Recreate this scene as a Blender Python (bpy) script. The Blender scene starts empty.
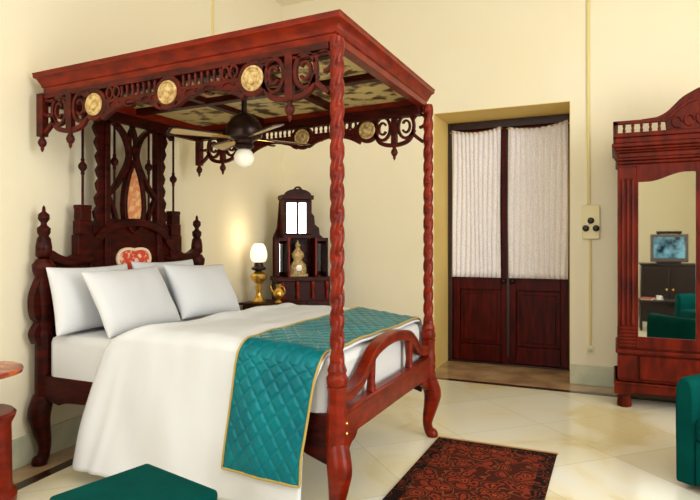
import bpy, math, random
from mathutils import Vector, Matrix, noise
random.seed(7)
C = bpy.context.scene
COL = C.collection
PI = math.pi
sin, cos, rad = math.sin, math.cos, math.radians

# ------------------------------------------------------------------ camera
cam_d = bpy.data.cameras.new('camera')
cam = bpy.data.objects.new('camera', cam_d)
COL.objects.link(cam)
cam_d.sensor_width = 36.0
cam_d.lens = 36.0 * 580 / 700
cam_d.shift_y = -8.0 / 700
cam_d.clip_start = 0.05
cam.location = (0, 0, 1.45)
cam.rotation_euler = (PI / 2, 0, rad(24.5))
C.camera = cam

# ------------------------------------------------------------------ world, lights, exposure
w = bpy.data.worlds.new('world')
C.world = w
w.use_nodes = True
w.node_tree.nodes['Background'].inputs[0].default_value = (1.0, 0.93, 0.82, 1)
w.node_tree.nodes['Background'].inputs[1].default_value = 0.3


def area(name, loc, target, sx, sy, power, col):
    d = bpy.data.lights.new(name, 'AREA')
    d.shape = 'RECTANGLE'
    d.size, d.size_y, d.energy, d.color = sx, sy, power, col
    o = bpy.data.objects.new(name, d)
    COL.objects.link(o)
    o.location = loc
    o.rotation_euler = (Vector(target) - Vector(loc)).to_track_quat('-Z', 'Y').to_euler()
    return o


# daylight from unseen near-wall windows, then two added area lamps for fill
area('window_light_near', (-1.6, -1.95, 2.1), (-1.7, 4.0, 1.3), 2.6, 2.6, 58, (0.97, 0.99, 1.0))
area('window_light_right', (3.35, 2.4, 2.0), (-2.6, 4.6, 1.6), 3.0, 2.8, 225, (0.97, 0.99, 1.0))  # added fill from the right; that wall holds no window
area('ceiling_bounce', (0.1, 1.0, 4.35), (-0.9, 4.4, 0.6), 5.0, 4.0, 140, (0.97, 0.99, 1.0))  # added area lamp under the ceiling, like a bounced flash
C.view_settings.view_transform = 'Standard'
C.view_settings.look = 'None'
C.view_settings.exposure = 0.02
C.view_settings.gamma = 1.0
C.view_settings.use_curve_mapping = False


# ------------------------------------------------------------------ materials
def lin(c):
    return tuple((x / 255 / 12.92) if x / 255 <= 0.04045 else ((x / 255 + 0.055) / 1.055) ** 2.4 for x in c) + (1,)


def mat(name, col, rough=0.5, metal=0.0, spec=0.5, col2=None, scale=6.0, stretch=(1, 1, 1), bump=0.0,
        bscale=None, lo=0.35, hi=0.65, detail=4.0, sheen=0.0, coat=0.0):
    m = bpy.data.materials.new(name)
    m.use_nodes = True
    nt = m.node_tree
    p = nt.nodes['Principled BSDF']
    p.inputs['Base Color'].default_value = lin(col)
    p.inputs['Roughness'].default_value = rough
    p.inputs['Metallic'].default_value = metal
    p.inputs['Specular IOR Level'].default_value = spec
    if sheen:
        p.inputs['Sheen Weight'].default_value = sheen
    if coat:
        p.inputs['Coat Weight'].default_value = coat
        p.inputs['Coat Roughness'].default_value = 0.12
    if col2 or bump:
        tc = nt.nodes.new('ShaderNodeTexCoord')
        mp = nt.nodes.new('ShaderNodeMapping')
        mp.inputs['Scale'].default_value = stretch
        nt.links.new(tc.outputs['Object'], mp.inputs['Vector'])
        n = nt.nodes.new('ShaderNodeTexNoise')
        n.inputs['Scale'].default_value = scale
        n.inputs['Detail'].default_value = detail
        nt.links.new(mp.outputs[0], n.inputs['Vector'])
        if col2:
            r = nt.nodes.new('ShaderNodeValToRGB')
            r.color_ramp.elements[0].position = lo
            r.color_ramp.elements[1].position = hi
            r.color_ramp.elements[0].color = lin(col)
            r.color_ramp.elements[1].color = lin(col2)
            nt.links.new(n.outputs['Fac'], r.inputs['Fac'])
            nt.links.new(r.outputs[0], p.inputs['Base Color'])
        if bump:
            n2 = n
            if bscale:
                n2 = nt.nodes.new('ShaderNodeTexNoise')
                n2.inputs['Scale'].default_value = bscale
                n2.inputs['Detail'].default_value = 3
                nt.links.new(mp.outputs[0], n2.inputs['Vector'])
            b = nt.nodes.new('ShaderNodeBump')
            b.inputs['Strength'].default_value = bump
            b.inputs['Distance'].default_value = 0.01
            nt.links.new(n2.outputs['Fac'], b.inputs['Height'])
            nt.links.new(b.outputs[0], p.inputs['Normal'])
    return m


def emit(m, col, strength):
    p = m.node_tree.nodes['Principled BSDF']
    p.inputs['Emission Color'].default_value = lin(col)
    p.inputs['Emission Strength'].default_value = strength
    return m


M = {}
M['wall'] = mat('cream_limewash', (238, 229, 204), 0.8, spec=0.15, col2=(237, 226, 197), scale=0.9, bump=0.04, bscale=14)
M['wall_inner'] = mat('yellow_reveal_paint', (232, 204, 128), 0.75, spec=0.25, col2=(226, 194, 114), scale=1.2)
M['ceiling'] = mat('ceiling_paint', (244, 236, 210), 0.8, spec=0.2)
M['wood'] = mat('polished_mahogany', (128, 31, 5), 0.32, spec=0.2, col2=(92, 17, 3), scale=9, stretch=(1, 1, 2.5), bump=0.08, bscale=24, detail=6)
M['wood_carved'] = mat('carved_mahogany', (88, 18, 5), 0.4, spec=0.2, col2=(50, 8, 2), scale=9, stretch=(1, 1, 2.5), bump=0.1, bscale=30)  # frieze wood, darkened partly to carry the shade under the canopy
M['wood_dark'] = mat('dark_mahogany', (66, 11, 3), 0.42, spec=0.14, col2=(32, 4, 1), scale=7, stretch=(1, 1, 5), bump=0.12, bscale=20)
M['wood_arm'] = mat('wardrobe_mahogany', (104, 25, 5), 0.4, spec=0.14, col2=(66, 12, 2), scale=5, stretch=(3, 3, 0.8), bump=0.06)
M['wood_door'] = mat('door_mahogany', (84, 12, 4), 0.4, spec=0.14, col2=(48, 6, 2), scale=5, stretch=(5, 5, 0.8), bump=0.08)
M['wood_frame'] = mat('door_frame_wood', (50, 18, 14), 0.4, col2=(34, 12, 10), scale=5, stretch=(5, 5, 0.8))
M['wood_light'] = mat('inlaid_table_wood', (196, 96, 34), 0.25, col2=(140, 44, 14), scale=9, lo=0.42, hi=0.58, coat=0.2)  # two wood tones mixed in noise patches
M['fabric_white'] = mat('white_cotton', (216, 218, 222), 0.85, spec=0.15, bump=0.1, scale=9)
M['sheet_white'] = mat('white_sheet', (212, 213, 215), 0.85, spec=0.15, bump=0.08, scale=11)
M['teal_satin'] = mat('teal_satin_quilt', (0, 94, 106), 0.32, spec=0.5, col2=(0, 110, 120), scale=5)
M['teal_satin'].node_tree.nodes['Principled BSDF'].inputs['Specular Tint'].default_value = (0.3, 0.95, 1.0, 1)
M['gold_piping'] = mat('gold_piping', (178, 150, 74), 0.5)
M['teal_velvet'] = mat('teal_upholstery', (0, 62, 58), 0.85, spec=0.05, col2=(0, 70, 65), scale=6, sheen=0.0, bump=0.06, bscale=60)
M['brass'] = mat('brass', (214, 168, 72), 0.28, metal=0.9, col2=(236, 198, 112), scale=12)
M['gilt'] = mat('gilt_paint', (150, 112, 54), 0.55, metal=0.0, col2=(216, 190, 130), scale=38)
M['iron'] = mat('dark_metal', (46, 26, 22), 0.35, metal=0.6)
M['black'] = mat('black_plastic', (20, 18, 18), 0.4)
M['plate'] = mat('cream_switch_plate', (236, 224, 176), 0.5)
M['cond'] = mat('painted_conduit', (226, 208, 146), 0.7, spec=0.2)
M['porcelain'] = mat('porcelain', (240, 236, 224), 0.2)
M['red_paint'] = mat('red_painted_motif', (214, 70, 44), 0.5, col2=(240, 206, 180), scale=26, lo=0.52, hi=0.6)
M['motif_edge'] = mat('cream_painted_edge', (240, 214, 178), 0.5)
M['orange_paint'] = mat('orange_painted_motif', (226, 138, 84), 0.5, col2=(240, 196, 140), scale=28, lo=0.45, hi=0.6)
M['panel_paint'] = mat('painted_floral_panel', (216, 192, 130), 0.55, col2=(84, 54, 24), scale=8, lo=0.49, hi=0.6, detail=3)
M['skirt'] = mat('grey_green_marble', (206, 204, 176), 0.25, col2=(180, 184, 158), scale=5, detail=8)
M['blade'] = mat('cream_fan_blade', (206, 176, 122), 0.4)
M['glass_milk'] = emit(mat('milk_glass', (250, 246, 232), 0.25), (255, 240, 205), 0.1)
M['lamp_glow'] = emit(mat('glowing_milk_glass', (255, 246, 224), 0.3), (255, 240, 205), 0.9)
M['mirror'] = mat('mirror_glass', (232, 234, 232), 0.02, metal=1.0)
M['window'] = emit(mat('daylight_window', (240, 244, 250), 0.3), (255, 250, 240), 1.2)

# lace: white net with small woven flowers
m = mat('white_lace', (236, 226, 224), 0.9, spec=0.1)
nt = m.node_tree
tc = nt.nodes.new('ShaderNodeTexCoord')
vo = nt.nodes.new('ShaderNodeTexVoronoi')
vo.inputs['Scale'].default_value = 55
nt.links.new(tc.outputs['Object'], vo.inputs['Vector'])
rp = nt.nodes.new('ShaderNodeValToRGB')
rp.color_ramp.elements[0].color = lin((253, 250, 251))
rp.color_ramp.elements[1].color = lin((242, 236, 239))
rp.color_ramp.elements[0].position = 0.25
rp.color_ramp.elements[1].position = 0.62
nt.links.new(vo.outputs['Distance'], rp.inputs['Fac'])
nt.links.new(rp.outputs[0], nt.nodes['Principled BSDF'].inputs['Base Color'])
M['lace'] = m

# floor: pale polished marble slabs, brown border along the walls, dark inlaid line
m = bpy.data.materials.new('marble_floor')
m.use_nodes = True
nt = m.node_tree
N = nt.nodes
L = nt.links
p = N['Principled BSDF']
tc = N.new('ShaderNodeTexCoord')


def math_node(op, a, b=None, c=None):
    n = N.new('ShaderNodeMath')
    n.operation = op
    for i, v in enumerate((a, b, c)):
        if v is None:
            continue
        if isinstance(v, (int, float)):
            n.inputs[i].default_value = v
        else:
            L.new(v, n.inputs[i])
    return n.outputs[0]


def mixc(f, a, b):
    n = N.new('ShaderNodeMix')
    n.data_type = 'RGBA'
    L.new(f, n.inputs[0])
    for i, v in ((6, a), (7, b)):
        if isinstance(v, tuple):
            n.inputs[i].default_value = v
        else:
            L.new(v, n.inputs[i])
    return n.outputs[2]


sep = N.new('ShaderNodeSeparateXYZ')
L.new(tc.outputs['Object'], sep.inputs[0])
px, py = sep.outputs[0], sep.outputs[1]
n1 = N.new('ShaderNodeTexNoise')
n1.inputs['Scale'].default_value = 1.1
n1.inputs['Detail'].default_value = 7
n1.inputs['Distortion'].default_value = 1.2
L.new(tc.outputs['Object'], n1.inputs['Vector'])
r1 = N.new('ShaderNodeValToRGB')
for pos, c in ((0.36, (220, 204, 160)), (0.46, (234, 227, 204)), (0.6, (234, 232, 220))):
    e = r1.color_ramp.elements[0] if pos == 0.36 else r1.color_ramp.elements.new(pos)
    e.position = pos
    e.color = lin(c)
r1.color_ramp.elements[-1].color = lin((234, 233, 222))
L.new(n1.outputs['Fac'], r1.inputs['Fac'])
# slabs turned 45 degrees, each with a tone of its own
du = math_node('MULTIPLY', math_node('ADD', px, py), 0.93)
dv = math_node('MULTIPLY', math_node('SUBTRACT', px, py), 0.93)
cell = N.new('ShaderNodeTexWhiteNoise')
cell.noise_dimensions = '2D'
cb = N.new('ShaderNodeCombineXYZ')
L.new(math_node('FLOOR', du), cb.inputs[0])
L.new(math_node('FLOOR', dv), cb.inputs[1])
L.new(cb.outputs[0], cell.inputs['Vector'])
slab = mixc(math_node('MULTIPLY', cell.outputs['Value'], 0.45), r1.outputs[0], lin((214, 200, 156)))


def joint(v):
    fr = math_node('FRACT', v)
    return math_node('LESS_THAN', math_node('MINIMUM', fr, math_node('SUBTRACT', 1.0, fr)), 0.005)


jt = math_node('MULTIPLY', math_node('MAXIMUM', joint(du), joint(dv)), 0.3)
slab = mixc(jt, slab, lin((150, 136, 100)))
# distance to the left wall line (through -3.485, 2.77, leaning 0.092)
lw = math_node('ADD', math_node('ADD', px, 3.485), math_node('MULTIPLY', math_node('SUBTRACT', py, 2.77), 0.092))
dist = math_node('MINIMUM', math_node('SUBTRACT', 6.36, py), math_node('ADD', lw, 0.13))
n2 = N.new('ShaderNodeTexNoise')
n2.inputs['Scale'].default_value = 3
n2.inputs['Detail'].default_value = 6
L.new(tc.outputs['Object'], n2.inputs['Vector'])
r2 = N.new('ShaderNodeValToRGB')
r2.color_ramp.elements[0].color = lin((150, 116, 84))
r2.color_ramp.elements[1].color = lin((196, 164, 124))
r2.color_ramp.elements[0].position = 0.35
r2.color_ramp.elements[1].position = 0.65
L.new(n2.outputs['Fac'], r2.inputs['Fac'])
inb = math_node('LESS_THAN', dist, 0.37)
line = math_node('MULTIPLY', math_node('LESS_THAN', dist, 0.40), math_node('GREATER_THAN', dist, 0.31))
colr = mixc(inb, slab, r2.outputs[0])
colr = mixc(line, colr, lin((58, 34, 24)))
L.new(colr, p.inputs['Base Color'])
p.inputs['Roughness'].default_value = 0.16
M['floor'] = m

# rug: dark ground crowded with rust red flowers
m = bpy.data.materials.new('rug_pile')
m.use_nodes = True
nt = m.node_tree
N, L = nt.nodes, nt.links
p = N['Principled BSDF']
tc = N.new('ShaderNodeTexCoord')
nz = N.new('ShaderNodeTexNoise')
nz.inputs['Scale'].default_value = 7
nz.inputs['Detail'].default_value = 2
L.new(tc.outputs['Object'], nz.inputs['Vector'])
add = N.new('ShaderNodeVectorMath')
add.operation = 'MULTIPLY_ADD'
L.new(nz.outputs['Color'], add.inputs[0])
add.inputs[1].default_value = (0.16, 0.16, 0)
L.new(tc.outputs['Object'], add.inputs[2])
vo = N.new('ShaderNodeTexVoronoi')
vo.inputs['Scale'].default_value = 12
L.new(add.outputs[0], vo.inputs['Vector'])
rp = N.new('ShaderNodeValToRGB')
cr = rp.color_ramp
cr.interpolation = 'CONSTANT'
cr.elements[0].position = 0.0
cr.elements[0].color = lin((66, 20, 12))
cr.elements[1].position = 0.14
cr.elements[1].color = lin((140, 62, 36))
for pos, c in ((0.24, (22, 12, 10)), (0.33, (118, 46, 28)), (0.46, (24, 12, 10)), (0.62, (116, 62, 36)), (0.68, (26, 14, 12))):
    e = cr.elements.new(pos)
    e.color = lin(c)
L.new(vo.outputs['Distance'], rp.inputs['Fac'])
sp = N.new('ShaderNodeSeparateXYZ')
L.new(tc.outputs['Object'], sp.inputs[0])
ax = math_node('ABSOLUTE', math_node('SUBTRACT', sp.outputs[0], 0.007))
ay = math_node('ABSOLUTE', math_node('ADD', sp.outputs[1], 0.017))
bd = math_node('MAXIMUM', math_node('GREATER_THAN', ax, 0.33), math_node('GREATER_THAN', ay, 0.74))
med = mixc(math_node('MULTIPLY', math_node('SUBTRACT', 1.0, bd), 0.12), rp.outputs[0], lin((170, 66, 34)))
rugc = mixc(math_node('MULTIPLY', bd, 0.4), med, lin((30, 15, 12)))
L.new(rugc, p.inputs['Base Color'])
p.inputs['Roughness'].default_value = 0.95
p.inputs['Specular IOR Level'].default_value = 0.1
b = N.new('ShaderNodeBump')
b.inputs['Strength'].default_value = 0.3
b.inputs['Distance'].default_value = 0.01
n3 = N.new('ShaderNodeTexNoise')
n3.inputs['Scale'].default_value = 120
L.new(tc.outputs['Object'], n3.inputs['Vector'])
L.new(n3.outputs['Fac'], b.inputs['Height'])
L.new(b.outputs[0], p.inputs['Normal'])
M['rug'] = m
M['rug_edge'] = mat('tan_rug_binding', (182, 140, 88), 0.9, spec=0.1)

# television picture
m = emit(mat('lit_screen', (10, 14, 18), 0.15), (80, 150, 170), 0.7)
nt = m.node_tree
tc = nt.nodes.new('ShaderNodeTexCoord')
nz = nt.nodes.new('ShaderNodeTexNoise')
nz.inputs['Scale'].default_value = 7
nt.links.new(tc.outputs['Object'], nz.inputs['Vector'])
rp = nt.nodes.new('ShaderNodeValToRGB')
rp.color_ramp.elements[0].position = 0.35
rp.color_ramp.elements[0].color = lin((16, 46, 62))
rp.color_ramp.elements[1].position = 0.68
rp.color_ramp.elements[1].color = lin((150, 214, 224))
nt.links.new(nz.outputs['Fac'], rp.inputs['Fac'])
nt.links.new(rp.outputs[0], nt.nodes['Principled BSDF'].inputs['Emission Color'])
M['screen'] = m


# ------------------------------------------------------------------ mesh helpers
class MB:
    def __init__(s):
        s.v, s.f = [], []

    def box(s, x0, x1, y0, y1, z0, z1):
        b = len(s.v)
        s.v += [(x, y, z) for z in (z0, z1) for y in (y0, y1) for x in (x0, x1)]
        s.f += [tuple(b + i for i in q) for q in ((0, 2, 3, 1), (4, 5, 7, 6), (0, 1, 5, 4), (2, 6, 7, 3), (0, 4, 6, 2), (1, 3, 7, 5))]
        return s

    @staticmethod
    def pt(plane, a, b, c):
        return {'xy': (a, b, c), 'xz': (a, c, b), 'yz': (c, a, b)}[plane]

    def prism(s, poly, plane, lo, hi):
        b, n = len(s.v), len(poly)
        s.v += [s.pt(plane, q[0], q[1], lo) for q in poly] + [s.pt(plane, q[0], q[1], hi) for q in poly]
        s.f.append(tuple(b + i for i in reversed(range(n))))
        s.f.append(tuple(b + n + i for i in range(n)))
        for i in range(n):
            j = (i + 1) % n
            s.f.append((b + i, b + j, b + n + j, b + n + i))
        return s

    def ribbon(s, pts, wd, plane, lo, hi, closed=False):
        n = len(pts)
        b = len(s.v)
        for i in range(n):
            if closed:
                p0, p1 = pts[i - 1], pts[(i + 1) % n]
            else:
                p0, p1 = pts[max(0, i - 1)], pts[min(n - 1, i + 1)]
            dx, dy = p1[0] - p0[0], p1[1] - p0[1]
            l = math.hypot(dx, dy) or 1
            nx, ny = -dy / l, dx / l
            h = (wd[i] if isinstance(wd, (list, tuple)) else wd) / 2
            a0 = (pts[i][0] - nx * h, pts[i][1] - ny * h)
            a1 = (pts[i][0] + nx * h, pts[i][1] + ny * h)
            s.v += [s.pt(plane, *a0, lo), s.pt(plane, *a1, lo), s.pt(plane, *a1, hi), s.pt(plane, *a0, hi)]
        m_ = n if closed else n - 1
        for i in range(m_):
            k, k2 = b + 4 * i, b + 4 * ((i + 1) % n)
            for j in range(4):
                j2 = (j + 1) % 4
                s.f.append((k + j, k + j2, k2 + j2, k2 + j))
        if not closed:
            s.f.append((b, b + 3, b + 2, b + 1))
            e = b + 4 * (n - 1)
            s.f.append((e, e + 1, e + 2, e + 3))
        return s

    def lathe(s, prof, o=(0, 0, 0), n=16, axis='z', sq=False):
        b = len(s.v)
        for r, h in prof:
            for i in range(n):
                t = 2 * PI * (i + (0.5 if sq else 0)) / n
                rr = r / cos(PI / n) if sq else r
                c, d = rr * cos(t), rr * sin(t)
                q = {'z': (c, d, h), 'y': (c, h, d), 'x': (h, c, d)}[axis]
                s.v.append((o[0] + q[0], o[1] + q[1], o[2] + q[2]))
        for k in range(len(prof) - 1):
            for i in range(n):
                j = (i + 1) % n
                s.f.append((b + k * n + i, b + k * n + j, b + (k + 1) * n + j, b + (k + 1) * n + i))
        s.f.append(tuple(b + i for i in reversed(range(n))))
        e = b + (len(prof) - 1) * n
        s.f.append(tuple(e + i for i in range(n)))
        return s

    def tube(s, pts, r, n=10):
        b = len(s.v)
        P = [Vector(q) for q in pts]
        m_ = len(P)
        up = Vector((0, 0, 1))
        prev = None
        for i in range(m_):
            t = (P[min(m_ - 1, i + 1)] - P[max(0, i - 1)]).normalized()
            if prev is None:
                a = t.cross(up)
                if a.length < 0.1:
                    a = t.cross(Vector((1, 0, 0)))
            else:
                a = prev - t * prev.dot(t)
            a.normalize()
            prev = a
            c = t.cross(a)
            ri = r[i] if isinstance(r, (list, tuple)) else r
            for k in range(n):
                an = 2 * PI * k / n
                s.v.append(tuple(P[i] + a * (ri * cos(an)) + c * (ri * sin(an))))
        for i in range(m_ - 1):
            for k in range(n):
                k2 = (k + 1) % n
                s.f.append((b + i * n + k, b + i * n + k2, b + (i + 1) * n + k2, b + (i + 1) * n + k))
        s.f.append(tuple(b + k for k in reversed(range(n))))
        s.f.append(tuple(b + (m_ - 1) * n + k for k in range(n)))
        return s

    def grid(s, fn, nu, nv):
        b = len(s.v)
        for j in range(nv + 1):
            for i in range(nu + 1):
                s.v.append(fn(i / nu, j / nv))
        for j in range(nv):
            for i in range(nu):
                a = b + j * (nu + 1) + i
                s.f.append((a, a + 1, a + nu + 2, a + nu + 1))
        return s

    def rect_sweep(s, x0, x1, y0, y1, prof):
        b, n = len(s.v), len(prof)
        for cx, cy, sx, sy in ((x0, y0, -1, -1), (x1, y0, 1, -1), (x1, y1, 1, 1), (x0, y1, -1, 1)):
            for o, z in prof:
                s.v.append((cx + sx * o, cy + sy * o, z))
        for k in range(4):
            k2 = (k + 1) % 4
            for i in range(n):
                j = (i + 1) % n
                s.f.append((b + k * n + i, b + k2 * n + i, b + k2 * n + j, b + k * n + j))
        return s

    def spiral(s, o, z0, z1, r, lobes=2, pitch=0.21, amp=0.13, n=20):
        b = len(s.v)
        m_ = int((z1 - z0) / 0.012)
        for k in range(m_ + 1):
            z = z0 + (z1 - z0) * k / m_
            for i in range(n):
                t = 2 * PI * i / n
                ph = lobes * (t - 2 * PI * z / pitch)
                rr = r * (1 + amp * cos(ph) - 0.04 * cos(2 * ph))
                s.v.append((o[0] + rr * cos(t), o[1] + rr * sin(t), z))
        for k in range(m_):
            for i in range(n):
                j = (i + 1) % n
                s.f.append((b + k * n + i, b + k * n + j, b + (k + 1) * n + j, b + (k + 1) * n + i))
        s.f.append(tuple(b + i for i in reversed(range(n))))
        e = b + m_ * n
        s.f.append(tuple(e + i for i in range(n)))
        return s

    def warp(s, fn):
        s.v = [fn(*q) for q in s.v]
        return s

    def build(s, name, m, parent=None, bevel=0.0, smooth=35, solid=0.0, sub=0):
        me = bpy.data.meshes.new(name)
        me.from_pydata(s.v, [], s.f)
        import bmesh
        bm = bmesh.new()
        bm.from_mesh(me)
        bmesh.ops.recalc_face_normals(bm, faces=bm.faces)
        bm.to_mesh(me)
        bm.free()
        me.materials.append(m)
        if smooth:
            me.polygons.foreach_set('use_smooth', [True] * len(me.polygons))
            me.set_sharp_from_angle(angle=rad(smooth))
        o = bpy.data.objects.new(name, me)
        COL.objects.link(o)
        if parent is not None:
            o.parent = parent
        if solid:
            d = o.modifiers.new('thick', 'SOLIDIFY')
            d.thickness = solid
            d.offset = 0
        if bevel:
            d = o.modifiers.new('bevel', 'BEVEL')
            d.width = bevel
            d.segments = 2
            d.limit_method = 'ANGLE'
        if sub:
            d = o.modifiers.new('sub', 'SUBSURF')
            d.levels = d.render_levels = sub
        return o


def tag(o, label, cat, group=None):
    o['label'] = label
    o['category'] = cat
    if group:
        o['group'] = group
    return o


def thing(name, label, cat, loc=(0, 0, 0), rz=0.0, group=None):
    o = bpy.data.objects.new(name, None)
    o.empty_display_size = 0.1
    COL.objects.link(o)
    o.location = loc
    o.rotation_euler = (0, 0, rz)
    return tag(o, label, cat, group)


def struct(o):
    o['kind'] = 'structure'
    return o


def arc(cx, cy, rx, ry, a0, a1, n=16):
    return [(cx + rx * cos(rad(a0 + (a1 - a0) * i / n)), cy + ry * sin(rad(a0 + (a1 - a0) * i / n))) for i in range(n + 1)]


def ring(cx, cy, rx, ry, n=24):
    return arc(cx, cy, rx, ry, 0, 360, n)[:-1]


def smooth_curve(P, k=8):
    out = []
    n = len(P)
    for i in range(n - 1):
        p0, p1, p2, p3 = P[max(0, i - 1)], P[i], P[i + 1], P[min(n - 1, i + 2)]
        for j in range(k):
            t = j / k
            out.append(tuple(0.5 * (2 * p1[d] + (p2[d] - p0[d]) * t + (2 * p0[d] - 5 * p1[d] + 4 * p2[d] - p3[d]) * t * t
                                    + (3 * p1[d] - p0[d] - 3 * p2[d] + p3[d]) * t ** 3) for d in range(len(p1))))
    out.append(tuple(P[-1]))
    return out


def dup(root, loc, label=None, rz=None):
    r = root.copy()
    COL.objects.link(r)
    r.location = loc
    if rz is not None:
        r.rotation_euler[2] = rz
    if label:
        r['label'] = label
    for ch in list(root.children):
        c = ch.copy()
        COL.objects.link(c)
        c.parent = r
        for g in ch.children:
            d = g.copy()
            COL.objects.link(d)
            d.parent = c
    return r


# ------------------------------------------------------------------ room shell
FY = 6.36            # face of the door wall
NY, RX, CZ = -2.2, 3.6, 4.45


def lwx(y):          # face of the left wall, which is not quite square to the door wall
    return -3.515 - (y - 2.77) * 0.092


struct(MB().box(-4.6, 3.8, -2.4, 7.3, -0.12, 0).build('floor', M['floor'], smooth=0))
struct(MB().box(-4.6, 3.8, -2.4, 7.3, CZ, CZ + 0.12).build('ceiling', M['ceiling'], smooth=0))
struct(MB().prism([(lwx(NY - .2), NY - .2), (lwx(7.1), 7.1), (lwx(7.1) - .3, 7.1), (lwx(NY - .2) - .3, NY - .2)], 'xy', 0, CZ)
       .build('wall_left', M['wall'], smooth=0))
DX0, DX1, DZ, DY = -1.86, -0.412, 2.9, 6.98       # door opening in the thick wall
wf = MB().box(-3.86, DX0, FY, 7.1, 0, CZ).box(DX1, RX, FY, 7.1, 0, CZ).box(DX0, DX1, FY, 7.1, DZ, CZ)
struct(wf.build('wall_far', M['wall'], smooth=0))
# lining of the door recess, yellower than the wall
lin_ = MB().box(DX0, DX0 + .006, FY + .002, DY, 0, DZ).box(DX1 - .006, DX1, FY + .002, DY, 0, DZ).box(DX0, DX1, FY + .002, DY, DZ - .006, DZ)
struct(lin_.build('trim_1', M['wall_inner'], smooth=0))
struct(MB().box(RX, RX + .2, -2.4, 7.1, 0, CZ).build('wall_right', M['wall'], smooth=0))
struct(MB().box(lwx(NY) - .3, RX, NY - .2, NY, 0, CZ).build('wall_near', M['wall'], smooth=0))
bl = MB().prism([(lwx(NY) + .018, NY), (lwx(FY) + .018, FY), (lwx(FY), FY), (lwx(NY), NY)], 'xy', 0, .19)
struct(bl.build('baseboard_left', M['skirt'], bevel=.003))
bf = MB().box(lwx(FY) + .02, DX0, FY - .018, FY, 0, .2).box(DX1, RX, FY - .018, FY, 0, .2)
struct(bf.build('baseboard_far', M['skirt'], bevel=.003))
# unseen windows behind the viewer (sources of the daylight)
for k, (x0, x1) in enumerate(((-2.9, -1.75), (-1.45, -0.3))):
    wn = struct(MB().box(x0, x1, NY + .001, NY + .02, .7, 3.3).build('window_%d' % (k + 1), M['window'], smooth=0))
    fr = MB()
    for a, b in ((x0 - .06, x0), (x1, x1 + .06), ((x0 + x1) / 2 - .03, (x0 + x1) / 2 + .03)):
        fr.box(a, b, NY, NY + .06, .64, 3.36)
    for z in (.64, 1.6, 2.45, 3.3):
        fr.box(x0, x1, NY, NY + .05, z, z + .06)
    fr.build('window_frame', M['wood_door'], wn)

# ------------------------------------------------------------------ double door
door = bpy.data.objects.new('door_1', None)
COL.objects.link(door)
door.location = (0, DY, 0)
door['kind'] = 'structure'
x0, x1, zt = DX0, DX1, DZ
fr = MB().box(x0, x0 + .06, -.02, .1, 0, zt).box(x1 - .06, x1, -.02, .1, 0, zt).box(x0 + .06, x1 - .06, -.02, .1, zt - .1, zt)
fr.box(x0, x1, -.03, .11, 0, .018)
fr.build('door_frame', M['wood_frame'], door, bevel=.006)
xm = (x0 + x1) / 2
for sd, (a, b) in enumerate(((x0 + .06, xm - .002), (xm + .002, x1 - .06))):
    lf = MB()
    st = .085
    lf.box(a, a + st, .02, .07, .02, zt - .1).box(b - st, b, .02, .07, .02, zt - .1)
    for z, h in ((.02, .2), (.88, .16), (zt - .24, .14)):
        lf.box(a + st, b - st, .02, .07, z, z + h)
    leaf = lf.build('door_leaf', M['wood_door'], door, bevel=.006)
    pn = MB().box(a + st, b - st, .045, .06, .22, .88)
    i0, i1 = a + st + .05, b - st - .05
    pn.prism([(i0, .27), (i1, .27), (i1, .83), (i0, .83)], 'xz', .03, .05)
    pn.build('lower_panel', M['wood_door'], leaf, bevel=.012)
    MB().box(a + st, b - st, .045, .052, 1.04, zt - .24).build('upper_panel', M['wood_frame'], leaf)
    kx = xm - .05 if sd == 0 else xm + .05
    MB().lathe([(.012, 0), (.012, -.02), (.026, -.03), (.03, -.045), (.018, -.06), (.004, -.062)], (kx, .02, .99), 12, 'y').build('door_knob', M['iron'], leaf)
bo = MB().box(xm - .018, xm + .018, .0, .03, .1, zt - .11)
bo.build('door_astragal', M['wood_frame'], door, bevel=.005)
for sd in (0, 1):
    c0, c1 = ((-1.80, -1.215), (-1.125, -0.475))[sd]
    ztop = 2.81
    zbot = 1.03

    def cf(u, v, c0=c0, c1=c1, sd=sd):
        mid = v * (1 - v) * 4
        ww = 1 - .02 * mid * (1 if sd == 0 else -1.2)
        xc = (c0 + c1) / 2
        x = xc + (u - .5) * (c1 - c0) * ww
        dip = 0.05 * math.sin(PI * u) ** .8 * v ** 6
        if sd == 1:
            dip -= 0.03 * (u - .5) * v ** 4
        z = zbot + (ztop - zbot) * v - dip
        y = DY - .05 + .013 * cos(u * 2 * PI * 11 + sin(v * 4 + u * 9)) + .006 * noise.noise(Vector((x * 6, z * 2, 3)))
        return (x, y, z)
    cu = tag(bpy.data.objects.new('lace_curtain', None), '', 'curtain', 'lace curtains on the double door')
    COL.objects.link(cu)
    cu['label'] = ('narrower white lace curtain covering the left leaf of the dark double door',
                   'wider white lace curtain covering the right leaf of the dark double door')[sd]
    MB().grid(cf, 132, 24).build('curtain_cloth', M['lace'], cu, solid=.003)
    MB().tube([(c0 - .02, DY - .045, 2.775), ((c0 + c1) / 2, DY - .045, 2.755), (c1 + .02, DY - .045, 2.785)], .006, 8).build('curtain_rod', M['brass'], cu)

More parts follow.
